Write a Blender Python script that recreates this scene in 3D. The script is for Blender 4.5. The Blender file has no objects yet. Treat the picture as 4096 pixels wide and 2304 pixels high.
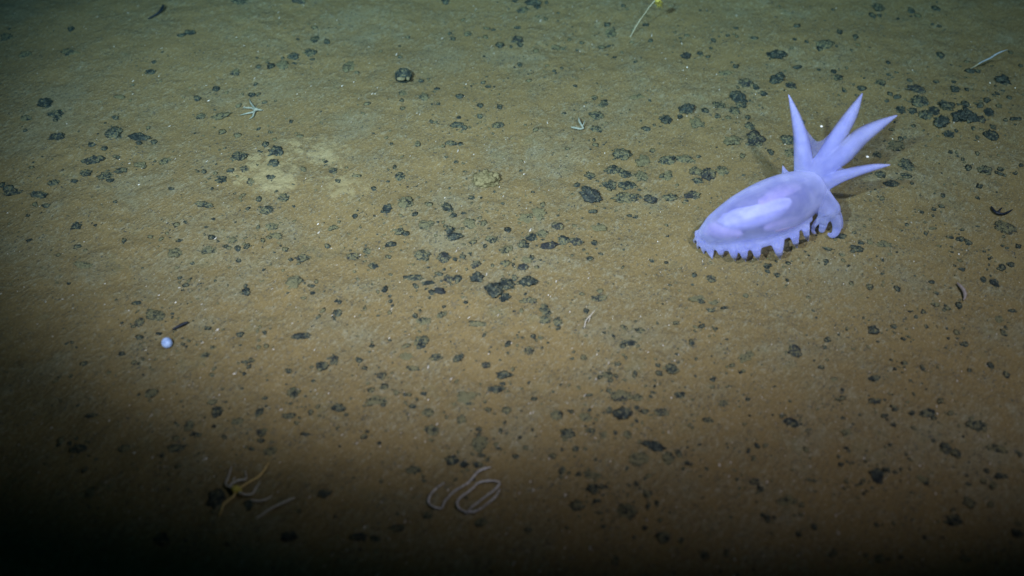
import bpy, bmesh, math, random
import numpy as np
from mathutils import Vector, Matrix, noise as mnoise

# ------------------------------------------------------------------ camera, world, lamps, exposure
S = bpy.context.scene
COL = S.collection
random.seed(7)
RNG = np.random.default_rng(11)
CAM_H = 0.87
HALF = math.radians(25.0)
FPX = 2048 / math.tan(HALF)          # focal length in pixels of the 4096 wide photograph

cam = bpy.data.cameras.new('camera')
camo = bpy.data.objects.new('camera', cam)
COL.objects.link(camo)
camo.location = (0, 0, CAM_H)
camo.rotation_euler = (math.radians(45), 0, 0)
cam.sensor_width = 36
cam.lens = 18 / math.tan(HALF)
cam.clip_start = 0.02
cam.clip_end = 100
cam.dof.use_dof = True
cam.dof.focus_distance = 1.36
cam.dof.aperture_fstop = 2.8
S.camera = camo

W = bpy.data.worlds.new('World')
S.world = W
W.use_nodes = True
bg = W.node_tree.nodes['Background']
bg.inputs[0].default_value = (0.02, 0.05, 0.05, 1)
bg.inputs[1].default_value = 0.05

def lamp(name, loc, target, energy, size, blend, col, rad, wide):
    l = bpy.data.lights.new(name, 'SPOT')
    l.energy = energy
    l.spot_size = math.radians(size)
    l.spot_blend = blend
    l.color = col
    l.shadow_soft_size = rad
    o = bpy.data.objects.new(name, l)
    COL.objects.link(o)
    o.location = loc
    d = Vector(target) - Vector(loc)
    o.rotation_euler = d.to_track_quat('-Z', 'Y').to_euler()
    o.scale = (wide, 1, 1)          # the reflector throws a beam wider than it is high
    o['kind'] = 'structure'
    return o

# the two headlamps of the vehicle that carries the camera
LAMP_COL = (1.0, 0.355, 0.415)        # reddened so that the light reads warm white after a few metres of water
lamp('vehicle_lamp', (-0.50, -0.05, 1.22), (-0.068, 1.262, 0), 665, 37.4, 1.0, LAMP_COL, 0.022, 1.33)
lamp('vehicle_lamp', (0.50, 0.30, 1.22), (0.37, 1.213, 0), 190, 55.0, 1.0, LAMP_COL, 0.022, 2.06)

S.view_settings.view_transform = 'Standard'
S.view_settings.look = 'None'
S.view_settings.exposure = 0.0
S.view_settings.gamma = 1.0
S.render.filter_size = 1.8
S.cycles.transparent_max_bounces = 12
S.cycles.max_bounces = 6
S.cycles.use_denoising = True

# ------------------------------------------------------------------ helpers
def smooth(t):
    return t * t * t * (t * (t * 6 - 15) + 10)

PERM = RNG.permutation(512)
GRAD = RNG.uniform(0, 2 * math.pi, 512)

def perlin(x, y, seed=0):
    x = np.asarray(x, float); y = np.asarray(y, float)
    xi = np.floor(x).astype(int); yi = np.floor(y).astype(int)
    xf = x - xi; yf = y - yi
    def g(ix, iy, dx, dy):
        a = GRAD[(PERM[(ix + seed * 37) % 512] + iy) % 512]
        return np.cos(a) * dx + np.sin(a) * dy
    u = smooth(xf); v = smooth(yf)
    a = g(xi, yi, xf, yf); b = g(xi + 1, yi, xf - 1, yf)
    c = g(xi, yi + 1, xf, yf - 1); d = g(xi + 1, yi + 1, xf - 1, yf - 1)
    return (a * (1 - u) + b * u) * (1 - v) + (c * (1 - u) + d * u) * v

def ground_z(x, y):
    z = 0.0075 * perlin(x * 4.1 + 3, y * 4.1 + 8, 1)
    z = z + 0.0040 * perlin(x * 12 + 5, y * 12, 2)
    rough = np.clip(perlin(x * 7 + 1, y * 7 + 2, 5) * 1.6 + 0.5, 0, 1)
    z = z + (0.0010 + 0.0018 * rough) * perlin(x * 38, y * 38 + 7, 3)
    z = z + (0.0003 + 0.0009 * rough) * perlin(x * 95, y * 95, 4)
    return z

def gz(x, y):
    return float(ground_z(np.array([x]), np.array([y]))[0])

S45 = math.sqrt(0.5)
def ray(px, py):
    a = (px - 2048) / FPX; b = -(py - 1152) / FPX
    return Vector((a, S45 + b * S45, -S45 + b * S45))

def P(px, py, h=0.0):
    """point of the sea floor seen at a photograph pixel, h metres above the mud"""
    d = ray(px, py)
    base = 0.0
    for _ in range(4):
        t = (CAM_H - base - h) / -d.z
        q = Vector((0, 0, CAM_H)) + d * t
        base = gz(q.x, q.y)
    return q

def mpp(p):
    """metres per photograph pixel at a point"""
    v = p - Vector((0, 0, CAM_H))
    return (v.y * S45 - v.z * S45) / FPX

def link(name, me, mat=None, parent=None):
    o = bpy.data.objects.new(name, me)
    COL.objects.link(o)
    if mat is not None and not me.materials:
        me.materials.append(mat)
    if parent is not None:
        o.parent = parent
    return o

def tag(o, label=None, cat=None, group=None, kind=None):
    if label: o['label'] = label
    if cat: o['category'] = cat
    if group: o['group'] = group
    if kind: o['kind'] = kind
    return o

def shade(me):
    me.polygons.foreach_set('use_smooth', [True] * len(me.polygons))
    me.update()

def empty(name, loc):
    o = bpy.data.objects.new(name, None)
    COL.objects.link(o)
    o.location = loc
    o.empty_display_size = 0.01
    return o

def spline(pts, n):
    """Catmull-Rom through tuples"""
    pts = [np.array(p, float) for p in pts]
    if len(pts) == 2:
        return [pts[0] * (1 - t) + pts[1] * t for t in np.linspace(0, 1, n + 1)]
    ext = [2 * pts[0] - pts[1]] + pts + [2 * pts[-1] - pts[-2]]
    out = []
    for i in range(1, len(ext) - 2):
        a, b, c, d = ext[i - 1], ext[i], ext[i + 1], ext[i + 2]
        for k in range(n):
            t = k / n
            out.append(0.5 * (2 * b + (c - a) * t + (2 * a - 5 * b + 4 * c - d) * t * t + (3 * b - a - 3 * c + d) * t ** 3))
    out.append(pts[-1])
    return out

def add_tube(bm, pts, segs=10, n=4, bump=0.0, flat=1.0, seed=0):
    """pts: (x, y, z, r); rings along a spline, closed by end caps"""
    q = spline(pts, n)
    ps = [Vector(v[:3]) for v in q]
    rs = [max(float(v[3]), 1e-5) for v in q]
    rings = []
    ref = Vector((0.03, 0.05, 1))
    for i, p in enumerate(ps):
        t = (ps[min(i + 1, len(ps) - 1)] - ps[max(i - 1, 0)])
        if t.length < 1e-9: t = Vector((1, 0, 0))
        t.normalize()
        a = ref - t * ref.dot(t)
        if a.length < 1e-4: a = Vector((1, 0, 0)) - t * t.x
        a.normalize(); b = t.cross(a)
        r = rs[i]
        if bump: r *= 1 + bump * math.sin(i * 2.1 + seed) + bump * 0.5 * mnoise.noise(p * 900)
        rings.append([bm.verts.new(p + (a * math.cos(k * 2 * math.pi / segs) * flat + b * math.sin(k * 2 * math.pi / segs)) * r) for k in range(segs)])
    for r0, r1 in zip(rings, rings[1:]):
        for k in range(segs):
            bm.faces.new((r0[k], r0[(k + 1) % segs], r1[(k + 1) % segs], r1[k]))
    t0 = (ps[0] - ps[1]).normalized(); t1 = (ps[-1] - ps[-2]).normalized()
    c0 = bm.verts.new(ps[0] + t0 * rs[0] * 0.8); c1 = bm.verts.new(ps[-1] + t1 * rs[-1] * 0.8)
    for k in range(segs):
        bm.faces.new((rings[0][(k + 1) % segs], rings[0][k], c0))
        bm.faces.new((rings[-1][k], rings[-1][(k + 1) % segs], c1))

def bm_mesh(name, bm):
    me = bpy.data.meshes.new(name)
    bm.to_mesh(me); bm.free()
    shade(me)
    return me

def local(me, origin):
    me.transform(Matrix.Translation(-origin))
    return me

def remeshed(name, bm, voxel, iters, fac=0.5):
    me = bpy.data.meshes.new('tmp'); bm.to_mesh(me); bm.free()
    o = bpy.data.objects.new('tmp', me); COL.objects.link(o)
    m = o.modifiers.new('r', 'REMESH'); m.mode = 'VOXEL'; m.voxel_size = voxel
    s = o.modifiers.new('s', 'SMOOTH'); s.iterations = iters; s.factor = fac
    dg = bpy.context.evaluated_depsgraph_get(); dg.update()
    out = bpy.data.meshes.new_from_object(o.evaluated_get(dg))
    out.name = name
    bpy.data.objects.remove(o); bpy.data.meshes.remove(me)
    shade(out)
    return out

# ------------------------------------------------------------------ materials
class NT:
    def __init__(self, name):
        self.m = bpy.data.materials.new(name); self.m.use_nodes = True
        self.t = self.m.node_tree; self.t.nodes.clear()
        self.out = self.n('ShaderNodeOutputMaterial')
    def n(self, typ, **kw):
        nd = self.t.nodes.new(typ)
        for k, v in kw.items():
            setattr(nd, k, v)
        return nd
    def l(self, a, b):
        self.t.links.new(a, b)
    def val(self, sock, v):
        if hasattr(v, 'is_linked') or isinstance(v, bpy.types.NodeSocket): self.l(v, sock)
        else: sock.default_value = v
    def noise(self, vec, scale, detail=3, rough=0.55):
        nd = self.n('ShaderNodeTexNoise'); self.l(vec, nd.inputs['Vector'])
        nd.inputs['Scale'].default_value = scale; nd.inputs['Detail'].default_value = detail
        nd.inputs['Roughness'].default_value = rough
        return nd.outputs['Fac']
    def ramp(self, fac, a, b, lo=0.0, hi=1.0):
        nd = self.n('ShaderNodeMapRange', interpolation_type='SMOOTHSTEP'); self.val(nd.inputs['Value'], fac)
        nd.inputs['From Min'].default_value = a; nd.inputs['From Max'].default_value = b
        nd.inputs['To Min'].default_value = lo; nd.inputs['To Max'].default_value = hi
        return nd.outputs['Result']
    def mix(self, fac, a, b):
        nd = self.n('ShaderNodeMix', data_type='RGBA'); self.val(nd.inputs['Factor'], fac)
        for s, v in ((nd.inputs[6], a), (nd.inputs[7], b)):
            if isinstance(v, tuple): s.default_value = (*v, 1)
            else: self.l(v, s)
        return nd.outputs[2]
    def math(self, op, a, b=0.0, clamp=False):
        nd = self.n('ShaderNodeMath', operation=op, use_clamp=clamp); self.val(nd.inputs[0], a); self.val(nd.inputs[1], b)
        return nd.outputs[0]
    def pbsdf(self, color, rough=0.8, spec=0.3, **kw):
        b = self.n('ShaderNodeBsdfPrincipled')
        if isinstance(color, tuple): b.inputs['Base Color'].default_value = (*color, 1)
        else: self.l(color, b.inputs['Base Color'])
        self.val(b.inputs['Roughness'], rough)
        b.inputs['Specular IOR Level'].default_value = spec
        for k, v in kw.items(): b.inputs[k].default_value = v
        return b
    def bump(self, h, strength, dist, normal=None):
        nd = self.n('ShaderNodeBump'); self.l(h, nd.inputs['Height'])
        nd.inputs['Strength'].default_value = strength; nd.inputs['Distance'].default_value = dist
        if normal is not None: self.l(normal, nd.inputs['Normal'])
        return nd.outputs['Normal']
    def surf(self, sh):
        self.l(sh, self.out.inputs['Surface']); return self.m

GREY = (0.185, 0.172, 0.096)
BROWN = (0.194, 0.148, 0.060)

def mat_mud():
    t = NT('sediment')
    pos = t.n('ShaderNodeNewGeometry').outputs['Position']
    mp = t.n('ShaderNodeMapping', vector_type='TEXTURE'); mp.inputs['Rotation'].default_value = (0, 0, math.radians(55)); mp.inputs['Scale'].default_value = (1.6, 1, 1)
    t.l(pos, mp.inputs['Vector'])
    stre = mp.outputs['Vector']
    big = t.noise(pos, 7, 5, 0.6)
    mid = t.noise(pos, 26, 5, 0.62)
    fine = t.noise(stre, 210, 4, 0.65)
    grain = t.noise(stre, 620, 2, 0.6)
    m = t.math('ADD', t.math('MULTIPLY', big, 0.6), t.math('MULTIPLY', mid, 0.4))
    m = t.math('ADD', m, t.math('MULTIPLY', t.math('SUBTRACT', fine, 0.5), 0.35))
    col = t.mix(t.ramp(m, 0.45, 0.66, 0, 0.85), BROWN, GREY)
    # greener and redder blotches
    col = t.mix(t.ramp(t.noise(pos, 19, 3), 0.58, 0.78, 0, 0.3), col, (0.150, 0.182, 0.105))
    rust = t.noise(pos, 11, 4)
    col = t.mix(t.ramp(rust, 0.62, 0.82, 0, 0.18), col, (0.18, 0.128, 0.066))
    # light / dark grains, and soot-coloured flecks of crust in the rough ground
    fl = t.noise(pos, 330, 3, 0.6)
    flk = t.math('MULTIPLY', t.ramp(fl, 0.58, 0.65), t.math('MULTIPLY', t.ramp(mid, 0.46, 0.58), 0.85))
    col = t.mix(flk, col, (0.045, 0.055, 0.055))
    col = t.mix(t.ramp(fine, 0.53, 0.68, 0, 0.42), col, (0.30, 0.285, 0.19))
    col = t.mix(t.ramp(fine, 0.47, 0.31, 0, 0.55), col, (0.085, 0.085, 0.066))
    col = t.mix(t.ramp(grain, 0.46, 0.28, 0, 0.45), col, (0.07, 0.072, 0.06))
    col = t.mix(t.ramp(grain, 0.57, 0.72, 0, 0.55), col, (0.36, 0.34, 0.24))
    # patches of paler yellowish ooze
    for (px, py, r) in ((1075, 690, 0.045), (1120, 730, 0.035), (1020, 640, 0.02), (1300, 610, 0.033), (1370, 745, 0.03), (1180, 580, 0.018), (965, 700, 0.012)):
        p = P(px, py)
        sub = t.n('ShaderNodeVectorMath', operation='DISTANCE'); t.l(pos, sub.inputs[0]); sub.inputs[1].default_value = p
        d = t.math('ADD', sub.outputs['Value'], t.math('MULTIPLY', t.math('SUBTRACT', t.noise(pos, 75, 6, 0.75), 0.5), 0.15))
        col = t.mix(t.ramp(d, r, r * 0.15, 0, 0.55), col, (0.33, 0.29, 0.145))
    b = t.pbsdf(col, 0.95, 0.12)
    h = t.math('ADD', t.math('MULTIPLY', fine, 0.55), t.math('MULTIPLY', grain, 0.5))
    h = t.math('MULTIPLY', h, t.ramp(m, 0.40, 0.58, 0.25, 0.9))       # smooth brown drifts, rough grey ground
    t.l(t.bump(h, 1.0, 0.0024), b.inputs['Normal'])
    return t.surf(b.outputs[0])

def mat_nodule():
    t = NT('manganese_crust')
    tc = t.n('ShaderNodeTexCoord').outputs['Object']
    geo = t.n('ShaderNodeNewGeometry')
    oi = t.n('ShaderNodeObjectInfo')
    pos = geo.outputs['Position']
    nz = t.n('ShaderNodeSeparateXYZ'); t.l(geo.outputs['Normal'], nz.inputs[0])
    n1 = t.noise(pos, 150, 5, 0.7); n2 = t.noise(pos, 460, 3, 0.65)
    col = t.mix(t.ramp(n1, 0.36, 0.66), (0.011, 0.018, 0.017), (0.062, 0.082, 0.066))
    col = t.mix(t.ramp(oi.outputs['Random'], 0.6, 1.0, 0, 0.5), col, (0.028, 0.028, 0.032))
    sep = t.n('ShaderNodeSeparateColor'); t.l(oi.outputs['Color'], sep.inputs[0])
    dust = sep.outputs[0]
    # settled mud lies on faces that look up, in patches
    e = t.math('ADD', t.math('MULTIPLY', nz.outputs[2], 0.42), t.math('MULTIPLY', t.math('SUBTRACT', n1, 0.5), 3.4))
    e = t.math('ADD', e, t.math('MULTIPLY', t.math('SUBTRACT', n2, 0.5), 3.2))
    e = t.math('ADD', e, t.math('SUBTRACT', t.math('MULTIPLY', dust, 1.2), 0.46))
    so = t.n('ShaderNodeSeparateXYZ'); t.l(tc, so.inputs[0])
    foot = t.math('ADD', so.outputs[2], t.math('MULTIPLY', t.math('SUBTRACT', n1, 0.5), 2.4))
    e = t.math('ADD', e, t.ramp(foot, 0.3, -0.5, 0, 0.4))
    dcol = t.mix(t.noise(pos, 45, 3), (0.132, 0.142, 0.080), (0.172, 0.156, 0.068))
    col = t.mix(t.ramp(e, 0.2, 0.55), col, dcol)
    b = t.pbsdf(col, 0.75, 0.3)
    t.l(t.bump(t.math('ADD', n1, n2), 0.9, 0.0022), b.inputs['Normal'])
    return t.surf(b.outputs[0])

def mat_plain(name, c1, c2, scale=300, rough=0.7, spec=0.3, bump=0.4, sss=0.0):
    t = NT(name)
    pos = t.n('ShaderNodeNewGeometry').outputs['Position']
    n = t.noise(pos, scale, 4, 0.6)
    b = t.pbsdf(t.mix(t.ramp(n, 0.35, 0.65), c1, c2), rough, spec)
    if sss:
        b.inputs['Subsurface Weight'].default_value = sss
        b.inputs['Subsurface Radius'].default_value = (1, 1, 1)
        b.inputs['Subsurface Scale'].default_value = 0.003
    t.l(t.bump(n, bump, 0.001), b.inputs['Normal'])
    return t.surf(b.outputs[0])

def mat_tissue(name, c1, c2, lo, hi, scale=60, rough=0.5, sss=0.5, thin=False):
    """translucent jelly: a film that lets part of the light straight through"""
    t = NT(name)
    pos = t.n('ShaderNodeNewGeometry').outputs['Position']
    n = t.noise(pos, scale, 4, 0.55)
    b = t.pbsdf(t.mix(t.ramp(n, 0.3, 0.7), c1, c2), rough, 0.18)
    b.inputs['Subsurface Weight'].default_value = sss
    b.inputs['Subsurface Radius'].default_value = (0.8, 0.8, 1.0)
    b.inputs['Subsurface Scale'].default_value = 0.006
    t.l(t.bump(t.noise(pos, 420, 3), 0.12, 0.0008), b.inputs['Normal'])
    lw = t.n('ShaderNodeLayerWeight'); lw.inputs['Blend'].default_value = 0.5
    a = t.ramp(lw.outputs['Facing'], 0.1, 0.85, lo, hi)
    if thin:                                   # the horns are thinner jelly than the trunk
        at = t.n('ShaderNodeAttribute', attribute_name='thin')
        edge = t.ramp(lw.outputs['Facing'], 0.05, 0.88, 0.50, 0.05)
        mxf = t.n('ShaderNodeMix', data_type='FLOAT'); t.l(at.outputs['Fac'], mxf.inputs[0]); t.l(a, mxf.inputs[2]); t.l(edge, mxf.inputs[3])
        a = mxf.outputs[0]
    tr = t.n('ShaderNodeBsdfTransparent'); tr.inputs[0].default_value = (0.90, 0.90, 1.0, 1)
    mx = t.n('ShaderNodeMixShader'); t.l(a, mx.inputs[0]); t.l(tr.outputs[0], mx.inputs[1]); t.l(b.outputs[0], mx.inputs[2])
    return t.surf(mx.outputs[0])

M_MUD = mat_mud()
M_NOD = mat_nodule()
M_SHELL = mat_plain('shell', (0.62, 0.60, 0.52), (0.85, 0.84, 0.78), 500, 0.45, 0.4, 0.2)
M_GRIT = mat_plain('shell_grit', (0.36, 0.34, 0.28), (0.6, 0.58, 0.5), 300, 0.6, 0.3, 0.2)
M_BODY = mat_tissue('body_wall', (0.345, 0.40, 0.79), (0.46, 0.52, 0.91), 0.36, 0.97, thin=True)
M_VELUM = mat_tissue('velum', (0.31, 0.36, 0.78), (0.39, 0.45, 0.88), 0.16, 0.65)
def mat_organ(name, c1, c2, scale=120, streak=False, most=1.0, pw=1.6):
    """soft organ that thins out towards its rim"""
    t = NT(name)
    pos = t.n('ShaderNodeNewGeometry').outputs['Position']
    v = pos
    if streak:
        mp = t.n('ShaderNodeMapping', vector_type='TEXTURE'); mp.inputs['Rotation'].default_value = (0, 0, math.radians(14)); mp.inputs['Scale'].default_value = (9, 0.8, 1.0)
        t.l(pos, mp.inputs['Vector']); v = mp.outputs['Vector']
    n = t.noise(v, scale, 2, 0.5)
    b = t.pbsdf(t.mix(t.ramp(n, 0.32, 0.68), c1, c2), 0.6, 0.15)
    b.inputs['Subsurface Weight'].default_value = 0.4
    b.inputs['Subsurface Radius'].default_value = (1, 1, 1)
    b.inputs['Subsurface Scale'].default_value = 0.004
    lw = t.n('ShaderNodeLayerWeight'); lw.inputs['Blend'].default_value = 0.5
    a = t.math('MULTIPLY', t.math('POWER', t.math('SUBTRACT', 1.0, lw.outputs['Facing']), pw), most)
    a = t.math('MULTIPLY', a, t.ramp(n, 0.30, 0.62, 0.88, 1.0))
    tr = t.n('ShaderNodeBsdfTransparent')
    mx = t.n('ShaderNodeMixShader'); t.l(a, mx.inputs[0]); t.l(tr.outputs[0], mx.inputs[1]); t.l(b.outputs[0], mx.inputs[2])
    return t.surf(mx.outputs[0])

M_CAV = mat_organ('body_cavity', (0.035, 0.024, 0.14), (0.055, 0.040, 0.19), 90, pw=0.6)
M_CREAM = mat_organ('gut_cream', (0.50, 0.42, 0.68), (0.55, 0.46, 0.72), most=0.66, pw=1.5)
M_PINK = mat_organ('gut_pink', (0.58, 0.45, 0.86), (0.62, 0.49, 0.90), most=0.62, pw=1.5)
M_GUT = mat_organ('gut_white', (0.44, 0.46, 0.86), (0.60, 0.63, 1.0), 150, True, 0.97, 1.0)
M_WHITE = mat_plain('white_skeleton', (0.24, 0.36, 0.62), (0.44, 0.60, 0.88), 220, 0.5, 0.3, 0.6, 0.3)
M_PALE = mat_plain('pale_tissue', (0.18, 0.22, 0.17), (0.32, 0.35, 0.28), 400, 0.6, 0.3, 0.4)
M_BONE = mat_plain('bleached_twig', (0.38, 0.36, 0.29), (0.56, 0.53, 0.44), 400, 0.6, 0.3, 0.4)
M_WHIP = mat_plain('whip_tissue', (0.24, 0.24, 0.22), (0.62, 0.62, 0.58), 420, 0.7, 0.3, 0.8)
M_YEL = mat_plain('yellow_tissue', (0.40, 0.34, 0.05), (0.54, 0.48, 0.10), 260, 0.6, 0.3, 0.4)
M_ORANGE = mat_plain('orange_arm', (0.55, 0.40, 0.14), (0.70, 0.52, 0.2), 400, 0.6, 0.3, 0.5)
M_STALK = mat_plain('stalk_tissue', (0.36, 0.35, 0.24), (0.50, 0.48, 0.34), 400, 0.6, 0.3, 0.4)
M_BLACK = mat_plain('black_skin', (0.006, 0.009, 0.016), (0.018, 0.024, 0.036), 200, 0.5, 0.3, 0.3)
M_PEN = mat_plain('sea_pen_tissue', (0.20, 0.25, 0.27), (0.33, 0.39, 0.42), 300, 0.6, 0.3, 0.4)
M_SPONGE = mat_plain('sponge', (0.09, 0.082, 0.036), (0.22, 0.20, 0.10), 160, 0.9, 0.1, 1.0)
M_ROSE = mat_plain('rosy_skin', (0.20, 0.17, 0.15), (0.29, 0.25, 0.23), 300, 0.6, 0.3, 0.3)

# ------------------------------------------------------------------ sea floor
def axis(lo, hi, step, far):
    core = np.arange(lo, hi + step * .5, step)
    k = 26
    g = (np.arange(1, k + 1) / k) ** 2.6
    return np.concatenate([(lo - g * (far + lo))[::-1], core, hi + g * (far - hi)])

def make_floor():
    xs = axis(-0.98, 0.98, 0.0026, 14); ys = axis(0.42, 1.72, 0.0026, 14)
    X, Y = np.meshgrid(xs, ys)
    Z = ground_z(X, Y)
    for (px, py, q) in ((1075, 690, .035), (1120, 730, .03), (1300, 610, .03), (1370, 745, .025)):      # crumbly heaps of pale ooze
        p = P(px, py); g = np.exp(-((X - p.x) ** 2 + (Y - p.y) ** 2) / q ** 2)
        Z += g * (0.001 + 0.002 * np.abs(perlin(X * 120, Y * 120, 6)) + 0.0015 * perlin(X * 55, Y * 55, 7))
    for (bx, by, br, bh) in BANK:            # mud banked against the larger nodules
        i0, i1 = np.searchsorted(xs, (bx - 3 * br, bx + 3 * br)); j0, j1 = np.searchsorted(ys, (by - 3 * br, by + 3 * br))
        d2 = ((X[j0:j1, i0:i1] - bx) ** 2 + (Y[j0:j1, i0:i1] - by) ** 2) / (br * br)
        Z[j0:j1, i0:i1] += bh * np.exp(-d2 * 0.8)
    nx, ny = len(xs), len(ys)
    co = np.stack([X, Y, Z], -1).reshape(-1, 3)
    idx = np.arange(nx * ny).reshape(ny, nx)
    q = np.stack([idx[:-1, :-1], idx[:-1, 1:], idx[1:, 1:], idx[1:, :-1]], -1).reshape(-1, 4)
    me = bpy.data.meshes.new('sea_floor')
    me.vertices.add(len(co)); me.vertices.foreach_set('co', co.ravel())
    me.loops.add(q.size); me.loops.foreach_set('vertex_index', q.ravel())
    me.polygons.add(len(q)); me.polygons.foreach_set('loop_start', np.arange(0, q.size, 4))
    me.polygons.foreach_set('loop_total', np.full(len(q), 4))
    me.update(calc_edges=True); shade(me)
    return tag(link('sea_floor', me, M_MUD), kind='structure')
BANK = []

# ------------------------------------------------------------------ the sea cucumber
K = 0.5522
def C(x, y, h=0.0):
    return P(2700 + x * K, 300 + y * K, h)
def chain(pts):
    """(x, y, height in mm, radius in view pixels) in the close-up view -> world (x, y, z, r)"""
    out = []
    for (x, y, h, r) in pts:
        p = C(x, y, h / 1000)
        out.append((p.x, p.y, p.z, r * K * mpp(p)))
    return out

def make_cucumber():
    root = empty('sea_cucumber', C(600, 1190))
    tag(root, 'translucent lilac sea cucumber walking on the mud with four long raised horns', 'sea cucumber')
    o = Vector(root.location)
    bm = bmesh.new()
    spine = [(168, 1200, 14, 20), (205, 1172, 17, 62), (265, 1140, 23, 100), (335, 1105, 30, 133), (470, 1052, 38, 180), (610, 1000, 43, 207),
                        (750, 942, 46, 212), (880, 880, 47, 190), (970, 840, 48, 155), (1040, 808, 49, 100), (1075, 790, 50, 55)]
    add_tube(bm, chain(spine), 36, 5)
    # raised horns (papillae)
    horns = [
        [(950, 745, 54, 92), (932, 640, 66, 70), (916, 480, 88, 58), (878, 310, 106, 39), (822, 138, 122, 7)],
        [(1000, 730, 56, 85), (1075, 605, 70, 58), (1180, 440, 92, 62), (1278, 285, 112, 48), (1358, 132, 128, 8)],
        [(1030, 750, 56, 85), (1110, 665, 66, 64), (1228, 560, 78, 76), (1342, 450, 90, 68), (1465, 370, 99, 46), (1612, 290, 108, 8)],
        [(1020, 785, 54, 80), (1100, 772, 58, 62), (1200, 735, 65, 46), (1310, 700, 74, 38), (1440, 668, 84, 28), (1562, 650, 90, 7)],
        [(815, 745, 52, 50), (795, 705, 58, 24), (779, 652, 66, 4)],
    ]
    for h in horns:
        add_tube(bm, chain(h), 20, 5)
    # head bent down to the mud and its curled feeding tentacles
    add_tube(bm, chain([(1020, 860, 46, 95), (1080, 935, 38, 86), (1118, 985, 30, 84), (1126, 1015, 26, 66)]), 20, 5)
    tent = [
        [(1140, 1000, 30, 40), (1168, 1055, 20, 38), (1174, 1105, 11, 34), (1160, 1146, 7, 28), (1136, 1164, 5, 20), (1108, 1150, 8, 12)],
        [(1095, 1020, 27, 34), (1078, 1070, 18, 32), (1068, 1108, 10, 28), (1062, 1132, 6, 23)],
        [(1080, 1000, 30, 30), (1040, 1050, 22, 22), (1005, 1095, 15, 18), (1000, 1130, 8, 15), (1018, 1150, 5, 10)],
        [(1150, 975, 30, 36), (1184, 1015, 22, 26), (1200, 1065, 14, 20), (1204, 1110, 7, 14)],
        [(1110, 960, 34, 28), (1170, 985, 26, 22), (1196, 1020, 16, 16), (1192, 1050, 8, 12)],
    ]
    for h in tent:
        add_tube(bm, chain(h), 12, 4)
    # points given as (x, y, r) in the view, lying inside the body: depth taken from the body axis there
    axis_pts = [(Vector(v[:3]), float(v[3])) for v in spline(chain(spine), 8)]
    def at_depth(x, y, near):
        d = ray(2700 + x * K, 300 + y * K)
        best = None
        for c, R in axis_pts:
            t = c.y * S45 - (c.z - CAM_H) * S45
            q = Vector((0, 0, CAM_H)) + d * t
            off = (q - c).length
            if best is None or off < best[0]: best = (off, t, R)
        off, t, R = best
        return Vector((0, 0, CAM_H)) + d * (t - near(off, R))
    def side(x, y, k, r):
        p = at_depth(x, y, lambda off, R: k * R)
        return (p.x, p.y, p.z, r * K * mpp(p))
    def under_skin(pts, margin):
        out = []
        for (x, y, r) in pts:
            rr = r * K * 0.000306
            p = at_depth(x, y, lambda off, R: math.sqrt(max(R * R - off * off, 0)) - rr - margin)
            out.append((p.x, p.y, p.z, r * K * mpp(p)))
        return out
    # tube feet along the near edge of the sole, then those of the far edge
    feet = [(146, 1222, 14, 70), (172, 1264, 20, 74), (212, 1298, 26, 80), (272, 1334, 34, 92), (345, 1322, 32, 70), (440, 1352, 38, 96), (514, 1354, 36, 92), (607, 1348, 38, 96), (765, 1340, 44, 118), (886, 1258, 34, 96), (966, 1208, 30, 100)]
    for (x, y, w, L) in feet:
        g = C(x, y, 0.0006); m = K * mpp(g)
        g2 = C(x - 6, y - 20, 0.0035)
        add_tube(bm, [side(x - 22 + max(0, 260 - x) * 0.3, y - L - 20, 0.25, w * 1.15), side(x - 14 + max(0, 260 - x) * .15, y - L * 0.60, 0.4, w * 0.80), (g2.x, g2.y, g2.z, 12 * m), (g.x, g.y, g.z, 5 * m)], 12, 4)
    for (x, y) in ((330, 1130), (450, 1085), (600, 1040), (760, 985), (900, 930)):
        add_tube(bm, chain([(x, y - 60, 20, 40), (x, y, 0.5, 14)]), 10, 3)
    # a soft rim along the sole joins the feet
    add_tube(bm, [side(*v) for v in [(178, 1206, .2, 18), (250, 1232, .25, 28), (350, 1244, .3, 32), (470, 1244, .3, 32), (600, 1228, .3, 32), (740, 1184, .3, 32), (870, 1118, .3, 30), (980, 1040, .3, 24)]], 14, 4)
    me = remeshed('body', bm, 0.0011, 7)
    co = np.zeros(len(me.vertices) * 3); me.vertices.foreach_get('co', co); co = co.reshape(-1, 3)
    best = np.full(len(co), 9.0)
    for c, R in axis_pts:
        best = np.minimum(best, np.linalg.norm(co - np.array(c), axis=1) - R)
    thin = np.clip((best - 0.004) / 0.035, 0, 1) * np.clip((co[:, 2] - 0.045) / 0.02, 0, 1)
    at = me.attributes.new('thin', 'FLOAT', 'POINT'); at.data.foreach_set('value', thin.astype(np.float32))
    local(me, o)
    link('body', me, M_BODY, root)

    # organs showing through the skin
    def inner(name, pts, mat, margin):
        b = bmesh.new(); add_tube(b, under_skin(pts, margin), 24, 5)
        return link(name, local(remeshed(name, b, 0.0013, 8), o), mat, root)
    inner('body_cavity', [(335, 1064, 52), (420, 1028, 108), (560, 982, 152), (700, 942, 164), (840, 912, 154), (945, 888, 116), (1012, 880, 56)], M_CAV, 0.002)
    inner('gut', [(345, 1056, 62), (410, 1046, 92), (520, 1020, 106), (650, 980, 108), (770, 930, 94), (880, 878, 62), (940, 850, 34)], M_GUT, 0.0010)
    inner('gut_front', [(600, 945, 50), (700, 905, 92), (800, 872, 104), (890, 846, 76)], M_PINK, 0.0006)
    inner('gut_loop', [(655, 1112, 30), (740, 1094, 54), (840, 1062, 56), (930, 1020, 44), (990, 980, 24)], M_CREAM, 0.001)
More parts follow.
